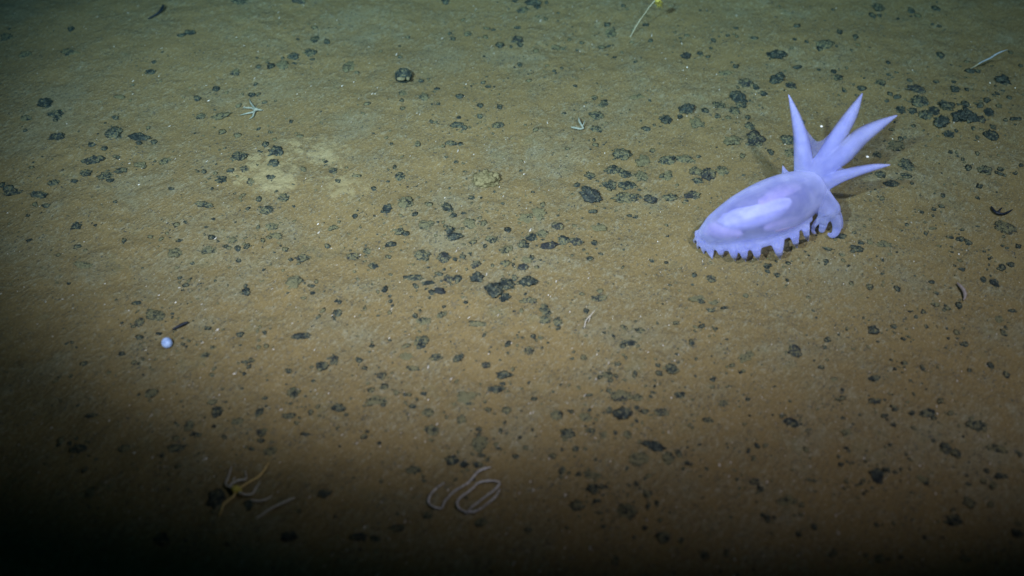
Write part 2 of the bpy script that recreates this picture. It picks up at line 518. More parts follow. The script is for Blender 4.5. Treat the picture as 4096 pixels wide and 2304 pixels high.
    inner('hind_gut', [(215, 1140, 36), (280, 1115, 66), (370, 1140, 58), (480, 1152, 34)], M_CREAM, 0.001)

    # thin web between the horns
    bm = bmesh.new()
    def web(a, b, n=10):
        A = [Vector(v[:3]) for v in spline(chain(a), 6)]; B = [Vector(v[:3]) for v in spline(chain(b), 6)]
        m = min(len(A), len(B))
        grid = []
        for i in range(m):
            row = []
            for j in range(n + 1):
                t = j / n
                sag = 1 - 0.38 * math.sin(math.pi * t)
                ii = i * sag
                k = int(ii); f = ii - k
                pa = A[k].lerp(A[min(k + 1, m - 1)], f); pb = B[k].lerp(B[min(k + 1, m - 1)], f)
                row.append(pa.lerp(pb, t))
            grid.append(row)
        for off in (0.0, 0.0005):
            vs = [[bm.verts.new(p + Vector((0, -off, off))) for p in row] for row in grid]
            for i in range(m - 1):
                for j in range(n):
                    f = (vs[i][j], vs[i + 1][j], vs[i + 1][j + 1], vs[i][j + 1])
                    bm.faces.new(f if off else f[::-1])
    web(horns[0][:4], horns[1][:4]); web(horns[1][:4], horns[2][:4]); web(horns[2][:4], horns[3][:4])
    link('velum', local(bm_mesh('velum', bm), o), M_VELUM, root)
make_cucumber()

# ------------------------------------------------------------------ single small things
def V(region, scale):
    """helper for a close-up view of the photograph: view coords -> sea floor point"""
    def f(x, y, h=0.0, r=None):
        p = P(region[0] + x / scale, region[1] + y / scale, h / 1000)
        return (p.x, p.y, p.z, (r or 1) / scale * mpp(p))
    return f

def tube_thing(name, mat, label, cat, tubes, segs=8, n=5, bump=0.0, group=None):
    o0 = Vector(tubes[0][0][:3]); o0.z = gz(o0.x, o0.y)
    bm = bmesh.new()
    for t in tubes: add_tube(bm, t, segs, n, bump)
    o = link(name, local(bm_mesh(name, bm), o0), mat)
    o.location = o0
    return tag(o, label, cat, group)

LAND = [('lilac sea cucumber', 3150, 880)]
# stalked feather star at the top edge
f = V((2480, 0), 7.75)
root = empty('feather_star', f(300, 1180)[:3])
tag(root, 'yellow feather star nodding on a long thin bent stalk at the top edge', 'feather star')
o0 = Vector(root.location)
bm = bmesh.new()
add_tube(bm, [f(292, 1190, -2, 13), f(450, 900, 12, 14), f(620, 620, 26, 13), f(790, 390, 38, 13), f(920, 200, 48, 13), f(1060, 45, 55, 15), f(1150, -15, 57, 20)], 8, 6)
link('stalk', local(bm_mesh('stalk', bm), o0), M_STALK, root)
bm = bmesh.new(); add_tube(bm, [f(1110, 10, 57, 40), f(1165, 20, 56, 62), f(1215, 60, 52, 40)], 12, 4)
crown = link('crown', local(bm_mesh('crown', bm), o0), M_YEL, root)
for e in ([(1160, 110, 48), (1175, 180, 42), (1138, 250, 36)], [(1240, 110, 48), (1275, 170, 42), (1310, 270, 34)], [(1270, 60, 52), (1310, 90, 47), (1305, 165, 40)],
          [(1230, 10, 58), (1290, -40, 60), (1340, -60, 58)], [(1150, -60, 62), (1190, -130, 63), (1260, -190, 58)], [(1090, 60, 52), (1110, 110, 48), (1165, 160, 44)], [(1215, 130, 46), (1225, 200, 40), (1215, 240, 35)]):
    bm = bmesh.new()
    pts = [f(1180, 40, 54, 22)] + [f(x, y, h, r) for (x, y, h), r in zip(e, (26, 22, 6))]
    add_tube(bm, pts, 7, 5, 0.25)
    link('arm', local(bm_mesh('arm', bm), o0), M_YEL, root)
LAND.append(('yellow feather star', 2560, 90))

f = V((3800, 160), 8.05)
root = empty('sea_pen', f(640, 930)[:3])
tag(root, 'slender pale grey-blue sea pen slanting up out of the mud, top right', 'sea pen')
o0 = Vector(root.location)
bm = bmesh.new(); add_tube(bm, [f(620, 945, -1, 12), f(800, 850, 6, 16), f(960, 740, 12, 22)], 8, 5)
link('stalk', local(bm_mesh('stalk', bm), o0), M_STALK, root)
bm = bmesh.new(); add_tube(bm, [f(930, 760, 11, 22), f(1100, 670, 16, 26), f(1300, 580, 22, 30), f(1500, 450, 29, 30), f(1700, 360, 35, 20), f(1850, 312, 39, 8)], 9, 8, 0.12)
link('plume', local(bm_mesh('plume', bm), o0), M_PEN, root)
LAND.append(('slanting sea pen', 3950, 240))

f = V((900, 360), 10.35)
root = empty('brittle_star', f(1260, 800)[:3])
tag(root, 'pale greenish brittle star with spread arms, above the yellow mud patch', 'brittle star')
o0 = Vector(root.location)
bm = bmesh.new(); add_tube(bm, [f(1180, 800, 3, 50), f(1280, 800, 5, 75), f(1390, 810, 3, 45)], 12, 4)
link('disc', local(bm_mesh('disc', bm), o0), M_PALE, root)
for e in ([(1150, 915), (900, 970), (620, 1040)], [(1100, 745), (920, 735), (740, 740)], [(1150, 650), (1060, 520), (1010, 385)], [(1190, 960), (1150, 1090), (1020, 1190)], [(1400, 815), (1470, 830), (1560, 830)]):
    bm = bmesh.new()
    add_tube(bm, [f(1270, 805, 4, 42)] + [f(x, y, h, r) for (x, y), h, r in zip(e, (4, 3, 2), (40, 36, 14))], 8, 6, 0.12)
    link('arm', local(bm_mesh('arm', bm), o0), M_PALE, root)
LAND.append(('pale brittle star', 1020, 437))

f = V((2220, 440), 10.35)
tube_thing('coral_fragment', M_PALE, 'pale blue-white forked coral fragment lying like a letter V on the mud', 'coral',
    [[f(680, 715, 3, 38), f(850, 740, 4, 48), f(1050, 780, 4, 44), f(1190, 750, 4, 30)], [f(1170, 760, 4, 40), f(1100, 620, 6, 42), f(1010, 470, 6, 48), f(985, 320, 6, 26)], [f(1130, 690, 5, 22), f(1190, 560, 7, 20), f(1240, 430, 7, 10)]], 9, 6, 0.12)
LAND.append(('forked coral fragment', 2330, 505))

f = V((2240, 1200), 10.35)
tube_thing('coral_twig', M_BONE, 'thin bent white coral twig beside a small nodule in the middle of the floor', 'coral twig',
    [[f(1440, 420, 9, 10), f(1330, 560, 7, 17), f(1210, 690, 5, 19), f(1110, 800, 4, 22), f(1050, 920, 3, 20), f(1030, 1040, 2, 24), f(1000, 1150, 1, 12)], [f(1280, 650, 4, 8), f(1220, 800, 3, 14), f(1165, 920, 1, 9)]], 7, 6)
LAND.append(('white coral twig', 2355, 1270))

# yellow brittle star in the dim lower left
f = V((800, 1830), 5.175)
root = empty('brittle_star', f(740, 670)[:3])
tag(root, 'brittle star with a yellow disc and long orange arms in the dim lower left', 'brittle star')
o0 = Vector(root.location)
bm = bmesh.new(); add_tube(bm, [f(650, 640, 4, 40), f(745, 660, 8, 85), f(840, 700, 4, 45)], 14, 4)
link('disc', local(bm_mesh('disc', bm), o0), M_YEL, root)
for e, m in (([(850, 620), (1000, 520), (1250, 360), (1430, 100)], M_ORANGE), ([(690, 800), (500, 960), (430, 1120), (390, 1230)], M_ORANGE), ([(640, 560), (800, 470), (950, 440), (940, 270)], M_BONE),
             ([(600, 600), (530, 540), (590, 400), (660, 170)], M_BONE), ([(900, 760), (1080, 750), (1150, 640), (1250, 500)], M_BONE)):
    bm = bmesh.new()
    add_tube(bm, [f(750, 670, 7, 26)] + [f(x, y, h, r) for (x, y), h, r in zip(e, (7, 5, 4, 2), (24, 22, 20, 8))], 8, 6, 0.1)
    link('arm', local(bm_mesh('arm', bm), o0), m, root)
LAND.append(('yellow brittle star', 945, 1960))
tube_thing('coral_twig', M_BONE, 'long pale grey twig lying slantwise right of the yellow-disced brittle star', 'coral twig',
    [[f(1960, 830, 5, 14), f(1750, 920, 5, 24), f(1600, 990, 4, 24), f(1420, 1080, 4, 22), f(1300, 1170, 3, 22), f(1160, 1260, 2, 12)]], 8, 6, 0.08)
tube_thing('coral_twig', M_BONE, 'short dim twig lying just below the yellow-disced brittle star', 'coral twig',
    [[f(1060, 880, 4, 18), f(1200, 900, 4, 22), f(1350, 870, 4, 20), f(1490, 790, 3, 10)]], 8, 5, 0.08)

f = V((1660, 1830), 5.57)
tube_thing('whip_coral', M_WHIP, 'bristly grey whip coral looped into a double oval, bottom centre', 'whip coral',
    [[f(1140, 1290, 1, 12), f(1250, 1120, 3, 20), f(1400, 1000, 4, 22), f(1600, 850, 4, 23), f(1760, 730, 4, 22), f(1880, 590, 4, 20), f(1830, 530, 4, 20), f(1680, 515, 4, 22), f(1500, 535, 4, 22), f(1380, 585, 4, 23),
      f(1290, 680, 4, 22), f(1180, 770, 4, 23), f(1050, 860, 4, 24), f(955, 960, 4, 24), f(945, 1070, 4, 24), f(1020, 1160, 3, 24), f(1150, 1215, 3, 23), f(1300, 1205, 3, 23), f(1450, 1145, 3, 23), f(1620, 1020, 3, 23), f(1790, 870, 3, 22), f(1900, 690, 2, 10)]], 8, 8, 0.2)
tube_thing('whip_coral', M_WHIP, 'bristly grey whip coral bent like a hook, left of the double oval one', 'whip coral',
    [[f(640, 570, 2, 12), f(480, 680, 4, 20), f(360, 810, 4, 23), f(300, 940, 4, 24), f(330, 1040, 3, 24), f(430, 1105, 3, 22), f(540, 1130, 3, 20), f(605, 1110, 3, 22), f(650, 1000, 3, 22), f(760, 860, 4, 23), f(920, 720, 4, 24), f(1080, 630, 4, 23), f(1200, 550, 4, 23), f(1300, 430, 4, 24), f(1420, 305, 4, 25), f(1560, 245, 4, 25), f(1690, 215, 3, 14)]], 8, 8, 0.2)
LAND.append(('looped whip coral', 1900, 1970))

f = V((560, 0), 8.525)
tube_thing('dark_worm', M_BLACK, 'blue-black club-shaped worm lying at the top left edge', 'worm',
    [[f(800, 190, 7, 42), f(745, 290, 7, 50), f(660, 410, 5, 36), f(480, 530, 4, 32), f(285, 640, 3, 22)]], 10, 6)
LAND.append(('club-shaped worm', 620, 45))
f = V((3920, 780), 12.07)
tube_thing('dark_worm', M_BLACK, 'black worm curved like a bowl near the right edge', 'worm',
    [[f(545, 570, 3, 40), f(680, 760, 4, 62), f(900, 890, 4, 66), f(1180, 890, 4, 52), f(1400, 800, 4, 50), f(1580, 690, 3, 18)], [f(900, 860, 4, 40), f(960, 720, 6, 46), f(1060, 610, 6, 24)]], 10, 6, 0.1)
LAND.append(('bowl-shaped worm', 4005, 845))
f = V((0, 768), 1.887)
tube_thing('black_stick', M_BLACK, 'short straight black stick lying up and right of the white ball', 'stick',
    [[f(1305, 1036, 3, 7), f(1340, 1017, 4, 10), f(1385, 996, 4, 12), f(1418, 982, 4, 8)]], 8, 4, 0.06)
f = V((3800, 1100), 10.35)
tube_thing('rosy_worm', M_ROSE, 'pale rosy bent worm lying by itself at the right', 'worm',
    [[f(300, 330, 4, 36), f(450, 480, 5, 70), f(570, 640, 5, 80), f(620, 800, 5, 76), f(610, 940, 4, 48), f(560, 1040, 3, 20)]], 10, 6)
LAND.append(('bent rosy worm', 3855, 1165))

# white ball
p = P(667, 1371, 0.0062); r = 21.5 * mpp(p)
bm = bmesh.new(); bmesh.ops.create_icosphere(bm, subdivisions=4, radius=r)
for v in bm.verts: v.co *= 1 + 0.10 * mnoise.noise(v.co * 160) + 0.05 * mnoise.noise(v.co * 600)
o = link('white_ball', bm_mesh('white_ball', bm), M_WHITE); o.location = p
tag(o, 'small round white ball resting on bare brown mud at the left', 'ball')
LAND.append(('small white ball', 667, 1371))

# tan sponge mound
p = P(1945, 728)
bm = bmesh.new(); bmesh.ops.create_icosphere(bm, subdivisions=5, radius=1)
for v in bm.verts:
    n = v.co.normalized()
    k = 1 + 0.28 * mnoise.noise(n * 2.2 + Vector((3, 1, 7))) + 0.16 * mnoise.noise(n * 6) + 0.07 * mnoise.noise(n * 15)
    v.co = Vector((n.x * 0.0165, n.y * 0.0135, n.z * 0.010)) * k
o = link('sponge', bm_mesh('sponge', bm), M_SPONGE); o.location = p + Vector((0, 0, 0.003))
tag(o, 'rough tan sponge mound standing alone on bare mud above the middle', 'sponge')
LAND.append(('tan sponge mound', 1945, 725))

# ------------------------------------------------------------------ manganese nodules
def nodule_mesh(k, sub):
    rnd = random.Random(100 + k)
    bm = bmesh.new(); bmesh.ops.create_icosphere(bm, subdivisions=sub, radius=1)
    off = Vector((rnd.uniform(-50, 50), rnd.uniform(-50, 50), rnd.uniform(-50, 50)))
    lob = [(Vector((rnd.gauss(0, 1), rnd.gauss(0, 1), rnd.gauss(0, .5))).normalized(), rnd.uniform(.15, .45)) for _ in range(4)]
    for v in bm.verts:
        n = v.co.normalized()
        q = 0.82 + 0.42 * mnoise.noise(n * 1.4 + off) + 0.36 * mnoise.noise(n * 3.0 + off) + 0.24 * mnoise.noise(n * 7 + off) + 0.12 * mnoise.noise(n * 16 + off)
        for d, a in lob:
            q += a * max(0, n.dot(d) - 0.55) * 0.9
        v.co = n * q
    me = bm_mesh('nodule', bm)
    me.materials.append(M_NOD)
    return me
VAR = [nodule_mesh(k, 4) for k in range(18)]
LOW = []
for k in range(8):
    m = nodule_mesh(40 + k, 2)
    co = np.zeros(len(m.vertices) * 3); m.vertices.foreach_get('co', co)
    fa = np.array([list(p.vertices) for p in m.polygons])
    LOW.append((co.reshape(-1, 3), fa))

# centre x, y, width, height and darkness (9 bare black .. 1 buried in dust), read off twelve close-up views
TILES = {
(0, 0): "540,222,60,35,9 60,285,90,50,5 180,420,110,45,5 530,405,150,45,5 1165,470,45,25,6 1140,545,90,40,6 1780,555,80,50,6 1630,675,80,40,8 1490,745,70,45,7 1710,700,40,40,5 1830,710,30,25,5 1900,720,70,35,7 345,790,110,70,8 430,865,120,60,7 420,910,50,30,7 900,735,120,30,5 200,895,100,40,5 870,890,60,35,7 430,1040,110,60,8 860,1015,110,80,7 1040,1040,140,60,8 1165,1075,60,40,6 695,1095,80,40,6 1050,1085,60,35,6 785,1125,70,35,8 890,1190,40,45,8 700,1215,150,60,7 650,1310,110,50,6 800,1330,120,50,6 910,1295,110,50,7 830,1365,90,40,7 1060,1250,100,50,5 1250,1220,90,50,5 410,1385,90,45,7 560,1370,70,35,7 240,1265,50,25,5 1540,1300,50,40,9 1740,1290,80,35,8 1520,880,90,45,6 1650,880,130,60,5 1790,1190,120,70,6 1790,1025,70,40,5 1680,1000,70,45,5 1840,1280,80,50,6 1670,1365,80,50,7 1895,1385,70,70,6 70,1430,90,50,8 15,1400,50,50,7 1820,20,110,55,6 1375,268,90,25,9 1410,245,45,40,9 1450,252,70,35,9",
(1, 0): "320,10,120,40,7 1430,15,70,50,9 440,210,60,25,5 440,300,70,60,6 535,320,60,50,6 290,430,80,50,8 200,440,30,25,7 290,480,50,20,8 400,400,80,60,6 440,400,60,50,7 425,450,50,20,7 20,505,50,40,8 115,505,70,50,7 200,500,90,60,5 700,500,90,80,4 1085,350,25,25,7 1487,295,48,55,9 1465,255,32,40,8 1245,615,60,30,8 1300,598,30,15,7 1115,715,70,60,4 1270,735,90,50,5 1625,650,20,20,9 1540,730,80,40,6 1715,625,50,30,6 1750,655,60,30,6 1740,580,25,15,7 1840,345,80,45,7 1925,355,30,30,8 1600,260,80,40,4 1740,215,70,25,5 1730,280,50,40,5 1565,150,40,25,5 1690,800,60,40,6 1840,810,60,50,6 1690,880,60,40,7 1530,890,50,25,7 840,785,60,35,5 1105,820,50,30,4 1375,785,40,30,6 1325,920,40,40,6 1520,950,120,40,8 1575,965,50,40,8 1830,950,100,50,6 1760,970,30,20,5 1790,1010,30,20,6 1460,1085,100,40,7 1540,1090,40,50,6 1410,1105,50,30,4 1220,1090,60,50,4 985,1040,40,25,5 265,920,40,35,7 490,925,30,20,5 20,975,40,30,7 15,715,40,50,5 65,775,60,25,7 110,1000,50,30,4 330,1030,80,30,4 70,1095,60,50,8 30,1145,60,20,7 160,1150,110,70,8 130,1245,90,70,8 100,1355,100,50,8 10,1250,30,40,7 355,1285,70,50,5 530,1225,50,40,6 530,1250,50,20,6 585,1295,80,60,7 620,1370,60,40,7 760,1330,100,30,5 1045,1265,40,50,6 1085,1335,80,60,7 890,1425,50,40,6 1510,1225,50,25,7 1590,1350,25,20,6",
(2, 0): "15,10,50,20,7 160,25,110,50,7 190,55,60,40,6 80,80,100,40,6 260,20,40,50,6 840,45,40,40,7 255,145,40,30,5 455,205,20,30,8 40,210,70,30,6 720,190,70,40,6 1010,190,60,30,6 740,250,90,60,5 435,300,40,90,4 40,310,90,70,7 60,340,60,40,6 525,325,40,25,8 490,380,30,20,8 330,360,80,50,4 380,370,50,30,5 680,360,80,30,5 730,350,40,25,6 720,415,30,15,7 775,435,50,20,7 830,395,30,40,5 180,385,60,40,4 375,515,30,35,7 330,555,25,18,9 265,495,40,20,5 60,490,50,40,6 130,610,60,25,5 475,650,40,25,7 640,630,20,15,6 1270,290,30,20,7 1045,310,50,30,7 1320,270,50,25,5 1520,305,45,40,9 1830,290,70,25,7 1690,215,50,25,7 1630,270,40,25,6 1420,80,30,20,6 1310,430,85,60,9 1415,405,60,35,7 1480,430,40,30,7 1500,365,40,20,6 1690,505,70,35,7 1600,555,130,40,4 1040,760,30,35,6 950,735,120,40,4 625,740,60,40,5 690,790,70,60,7 645,880,100,70,6 1310,830,110,70,8 1270,885,55,35,8 1460,840,60,50,6 1560,800,90,70,6 1700,740,110,90,8 1730,800,100,50,7 1680,840,80,60,6 1760,630,100,60,6 1840,660,60,50,6 1900,710,70,40,6 1795,760,25,30,7 1780,890,50,60,6 1160,915,100,80,8 1010,975,90,40,9 1400,930,120,90,4 1550,880,60,40,7 1630,890,60,40,5 1800,955,70,60,7 1840,1070,140,100,7 1650,1065,140,90,4 630,975,90,50,6 665,990,40,40,7 180,980,60,40,4 100,945,30,25,5 385,855,25,20,6 630,1095,60,40,5 420,1125,50,25,5 845,1180,130,100,6 1000,1215,130,100,3 1180,1215,140,70,6 1320,1215,130,70,5 800,1140,40,30,8 760,1290,130,70,6 850,1325,100,60,7 590,1335,90,50,6 995,1335,110,90,4 1130,1330,50,50,7 1180,1340,80,70,4 1380,1290,110,80,5 1470,1320,110,90,7 1400,1370,90,50,7 1590,1300,90,70,5 1740,1180,60,50,5 740,1400,100,90,7 490,1400,60,60,7 560,1435,90,50,8 880,1410,150,70,7 1060,1140,60,50,5",
(3, 0): "85,45,25,20,8 490,75,30,25,9 830,60,90,90,7 790,120,60,60,8 840,120,40,40,8 980,145,35,25,8 1080,85,70,50,6 1130,120,60,40,5 1270,70,70,50,6 1240,185,40,20,8 1290,200,50,20,8 220,200,80,30,8 200,298,40,25,9 290,315,40,35,6 540,245,60,50,6 440,340,130,60,6 390,370,60,40,6 515,350,30,40,7 630,380,25,30,8 660,280,60,40,6 680,340,40,40,5 60,425,130,75,8 225,510,100,30,6 130,535,30,35,5 385,530,40,25,6 495,545,50,40,6 520,590,80,50,6 595,515,30,25,8 905,475,50,30,8 910,565,40,30,8 1300,420,70,50,6 70,605,120,70,8 175,650,80,50,7 575,685,45,40,8 710,670,90,40,6 850,630,80,50,6 920,710,50,40,7 975,735,80,40,8 1130,680,140,50,8 1270,620,60,25,7 1070,610,50,30,7 1150,780,120,80,7 1000,840,80,60,8 1090,845,80,50,8 1180,870,100,70,7 1260,840,70,80,8 1340,800,110,70,7 1410,680,80,50,8 1500,680,50,30,8 1490,790,70,50,8 1380,795,90,40,7 1310,930,130,70,9 1440,890,120,90,9 1530,900,110,80,9 1600,905,80,50,8 1490,830,60,50,8 1520,540,90,40,9 1580,540,60,30,8 1770,610,100,60,9 1905,500,40,30,8 1650,760,80,40,7 1600,800,70,50,9 1660,850,80,50,9 1740,800,60,40,5 1820,740,50,30,8 1730,710,40,30,9 1870,900,110,30,9 1700,965,60,50,7 1680,1030,100,80,8 1370,1020,90,50,8 1420,990,40,30,8 1550,970,40,40,8 1580,1045,35,30,8 1580,1160,40,35,9 1375,1150,40,35,8 1470,1205,40,30,7 1510,1270,60,50,9 1640,1290,100,60,6 1750,1280,60,40,7 1740,1310,90,30,7 1910,1250,50,30,8 1595,1410,70,40,8 1040,1260,110,80,7 1040,1330,80,50,7 850,1320,80,50,7 940,1390,100,50,8 890,1390,50,40,7 960,1110,140,80,5 820,1170,80,50,6 150,1060,120,70,7 20,1150,60,60,7 160,1170,90,60,5 1000,1050,60,40,6 930,980,60,30,5",
(0, 1): "300,30,150,50,8 110,10,160,30,7 350,105,80,40,6 210,180,40,25,6 870,75,40,30,6 1540,100,140,50,7 580,265,80,50,8 220,365,60,20,6 935,370,50,45,6 1135,340,50,35,5 1355,370,70,30,6 1610,205,40,25,6 1330,250,60,40,5 1555,265,40,20,6 1600,345,70,40,7 1760,365,80,50,5 1705,415,50,30,8 1580,445,120,60,5 1320,455,100,80,5 1860,415,60,50,6 1800,520,50,40,7 1450,540,40,25,6 640,560,140,40,4 440,475,40,40,5 520,690,40,25,6 1030,840,90,40,7 1180,940,160,80,5 1300,920,40,25,6 1050,990,80,60,6 1010,1015,50,30,6 1570,1030,60,40,6 1200,1070,60,30,6 1050,1100,80,40,6 1380,1150,40,30,8 1405,1170,30,20,8 545,1135,40,25,6 920,1225,60,40,6 630,1300,70,40,7 820,1365,50,30,5 1010,1290,60,40,5 1550,1240,80,50,5 1850,1285,80,30,7 1880,1320,40,60,6 1600,1380,50,40,5 1862,755,70,70,9 1855,710,35,50,9 1360,650,50,30,6 1440,655,30,20,6 1560,735,30,20,6 420,1430,60,30,5",
(1, 1): "20,60,60,50,7 195,50,110,60,6 90,140,110,70,6 50,155,60,40,8 30,115,30,40,8 15,270,40,70,7 120,270,110,60,5 150,340,100,60,5 180,350,25,25,8 50,370,50,70,5 998,130,60,90,9 960,150,60,30,7 1130,80,120,100,5 745,185,50,40,6 580,270,80,50,5 290,220,30,25,5 1200,170,60,40,6 1440,115,80,100,7 1490,180,70,40,6 1300,95,80,40,4 1625,45,60,40,6 1860,88,40,25,7 1690,120,30,25,5 1290,260,120,80,4 1080,300,80,60,6 1130,320,70,50,7 1615,240,100,90,4 1720,240,60,60,5 1900,290,60,50,6 1460,290,80,60,8 1500,340,120,60,8 1430,260,40,30,8 1020,400,130,30,7 540,410,60,40,7 1790,365,90,60,5 1640,380,80,40,5 1730,410,40,40,6 350,500,110,60,6 220,435,60,50,4 850,450,70,60,5 730,495,100,60,6 1000,490,60,40,3 885,560,80,50,7 1260,490,130,90,6 1420,500,100,90,7 1890,440,80,70,5 1890,540,80,50,6 1660,550,80,50,7 1560,490,60,50,6 1015,625,40,25,8 1190,655,140,50,7 1130,645,50,30,7 1300,690,100,40,8 1380,620,90,40,7 1450,660,80,60,7 1530,660,60,80,8 1670,660,100,80,9 1385,750,100,50,9 970,740,60,60,7 920,755,30,30,5 1800,750,140,120,8 1890,700,110,110,7 1880,800,90,60,8 280,700,110,130,4 430,765,50,30,7 360,800,60,30,5 630,830,50,40,8 620,915,80,50,7 470,945,45,70,6 1015,825,40,40,7 820,880,40,40,4 1200,935,50,70,8 1270,980,120,60,5 1400,930,70,60,5 1580,835,50,30,7 340,1090,130,50,8 290,1095,60,30,8 875,1165,60,35,8 1010,1120,40,25,6 1245,1130,100,110,6 1260,1165,60,50,8 1720,1085,35,35,9 1680,1000,140,40,6 65,1060,40,60,6 80,1165,50,40,5 500,1320,100,70,7 590,1270,70,90,7 780,1270,70,50,6 820,1330,50,40,6 240,1350,50,50,7 430,1430,40,30,8 950,1390,70,70,7 1360,1255,100,50,7 1525,1260,80,60,8 1740,1310,70,60,7 1870,1380,120,60,8 1900,1150,60,60,6 1900,1215,30,30,6 1150,1230,140,70,2 1180,1330,120,50,4",
(2, 1): "595,40,160,110,9 610,150,90,40,7 880,50,200,80,6 1050,70,100,60,9 830,40,80,70,6 1190,45,100,60,6 1370,30,110,60,7 200,170,120,100,3 110,200,120,80,4 885,180,55,30,7 340,260,90,60,7 640,265,130,70,2 700,125,25,20,7 470,255,50,30,5 90,405,90,70,7 150,350,80,70,7 270,410,140,50,9 390,370,90,70,7 480,378,120,60,7 620,385,60,60,6 230,320,100,70,4 80,570,80,50,9 150,500,50,60,8 110,510,80,60,3 110,680,130,80,8 20,650,60,60,7 10,550,30,40,7 590,505,70,40,6 1055,520,50,30,6 1165,535,40,25,7 1375,630,60,40,7 1500,660,80,60,6 1190,705,35,20,6 1090,625,18,14,9 650,800,120,50,6 130,820,120,50,6 70,830,60,30,5 250,900,80,120,6 240,970,90,60,6 340,990,70,60,7 350,1030,50,40,6 160,1090,50,50,7 270,1140,30,20,8 80,1100,30,25,6 560,900,50,60,6 1500,895,90,30,9 1600,875,70,30,6 1530,840,90,60,4 1410,810,140,50,4 970,1050,90,50,6 1240,990,60,40,5 1430,1020,70,40,6 1355,1140,60,60,7 1380,1050,25,30,5 890,1140,130,50,7 950,1165,40,35,8 860,1250,40,30,7 800,1300,70,30,6 840,1230,40,30,5 1210,1340,100,80,7 1110,1370,60,60,8 1100,1310,50,40,7 930,1370,40,40,9 720,1380,80,60,5 665,1400,50,40,9 1390,1260,30,50,6 1510,1420,60,30,7 1760,1250,130,80,3 1660,1310,60,40,4 130,1200,80,60,5 540,1250,60,60,4 1920,560,60,60,6",
(3, 1): "150,540,50,30,9 60,525,30,20,8 20,555,30,30,8 70,630,50,40,7 145,668,35,35,8 440,525,50,40,7 550,340,100,40,8 650,310,50,25,7 680,430,100,50,7 640,450,60,35,7 880,400,120,50,5 770,380,60,40,5 450,430,90,30,6 920,470,50,20,5 560,475,60,30,5 975,730,55,60,8 770,720,70,50,5 630,695,40,40,5 870,685,30,30,4 880,570,15,20,8 1270,765,45,35,7 1115,945,40,30,7 790,1045,90,70,8 950,1020,60,40,6 1065,1095,30,25,9 1020,1110,50,30,6 535,1075,30,30,6 200,1210,100,90,7 240,1190,20,30,7 430,1175,40,40,7 365,1165,20,20,7 400,1325,60,40,8 930,1270,30,40,7 960,1335,30,30,6 800,1410,90,50,8 1165,1330,50,50,6 1520,1350,50,40,6 1490,1150,60,50,7 1440,860,60,60,6 1265,850,80,40,5 1330,895,50,20,6 1625,665,55,60,8 1710,690,70,60,8 1680,635,20,20,7 1830,550,70,40,9 1770,570,60,50,7 1665,550,25,20,8 1390,455,30,20,9 1630,450,40,20,6 1890,415,60,40,7 1780,270,140,100,5 1450,360,90,40,7 1510,385,70,50,8 1380,345,50,30,6 1160,155,40,30,8 1250,135,50,30,8 1310,110,50,40,7 1245,180,30,25,6 1320,30,40,40,8 860,50,50,40,5 1580,45,40,25,7 1840,900,70,30,6 1740,960,80,60,4 1350,1030,25,60,6 1420,1060,60,60,4 1780,1070,60,60,5 1680,1315,60,60,6 1800,1380,60,60,6 1240,275,80,25,4 730,260,30,40,5",
(0, 2): "1140,75,110,70,5 690,240,100,40,7 1640,215,90,90,7 1790,280,90,50,5 1430,320,80,80,6 590,490,130,60,8 940,490,90,60,6 1320,490,140,60,7 1225,540,50,40,8 1900,490,60,40,7 640,650,60,50,6 1350,620,70,40,4 1480,385,60,40,6 690,830,90,70,5 1630,860,110,140,8 1880,910,80,60,8 1220,1180,120,90,7 460,420,60,60,5",
(1, 2): "290,70,100,90,5 25,215,60,90,7 40,370,70,60,7 240,240,110,50,7 415,215,50,50,6 610,185,110,60,8 680,235,50,30,6 370,380,80,35,7 910,130,180,80,4 960,160,60,40,7 870,50,70,50,5 965,25,80,50,6 1060,65,60,50,5 1125,80,50,40,6 1265,75,60,40,9 1180,170,70,50,6 1290,220,100,60,5 1590,110,150,100,3 1610,150,60,30,8 1750,195,80,40,6 1885,200,80,60,6 1820,45,120,60,8 1550,270,80,60,6 1330,350,130,70,5 1680,345,70,40,7 840,360,40,30,6 1690,450,130,120,4 1735,415,35,40,8 1700,540,90,40,7 1480,580,110,80,8 1570,610,70,60,8 1665,610,60,60,8 1190,650,110,60,6 510,830,90,70,8 945,735,40,40,5 100,510,100,70,5 240,1165,150,70,9 780,1160,120,70,8 900,1170,80,60,7 1060,1095,120,60,6 1700,1050,90,80,5 1300,1000,80,60,6",
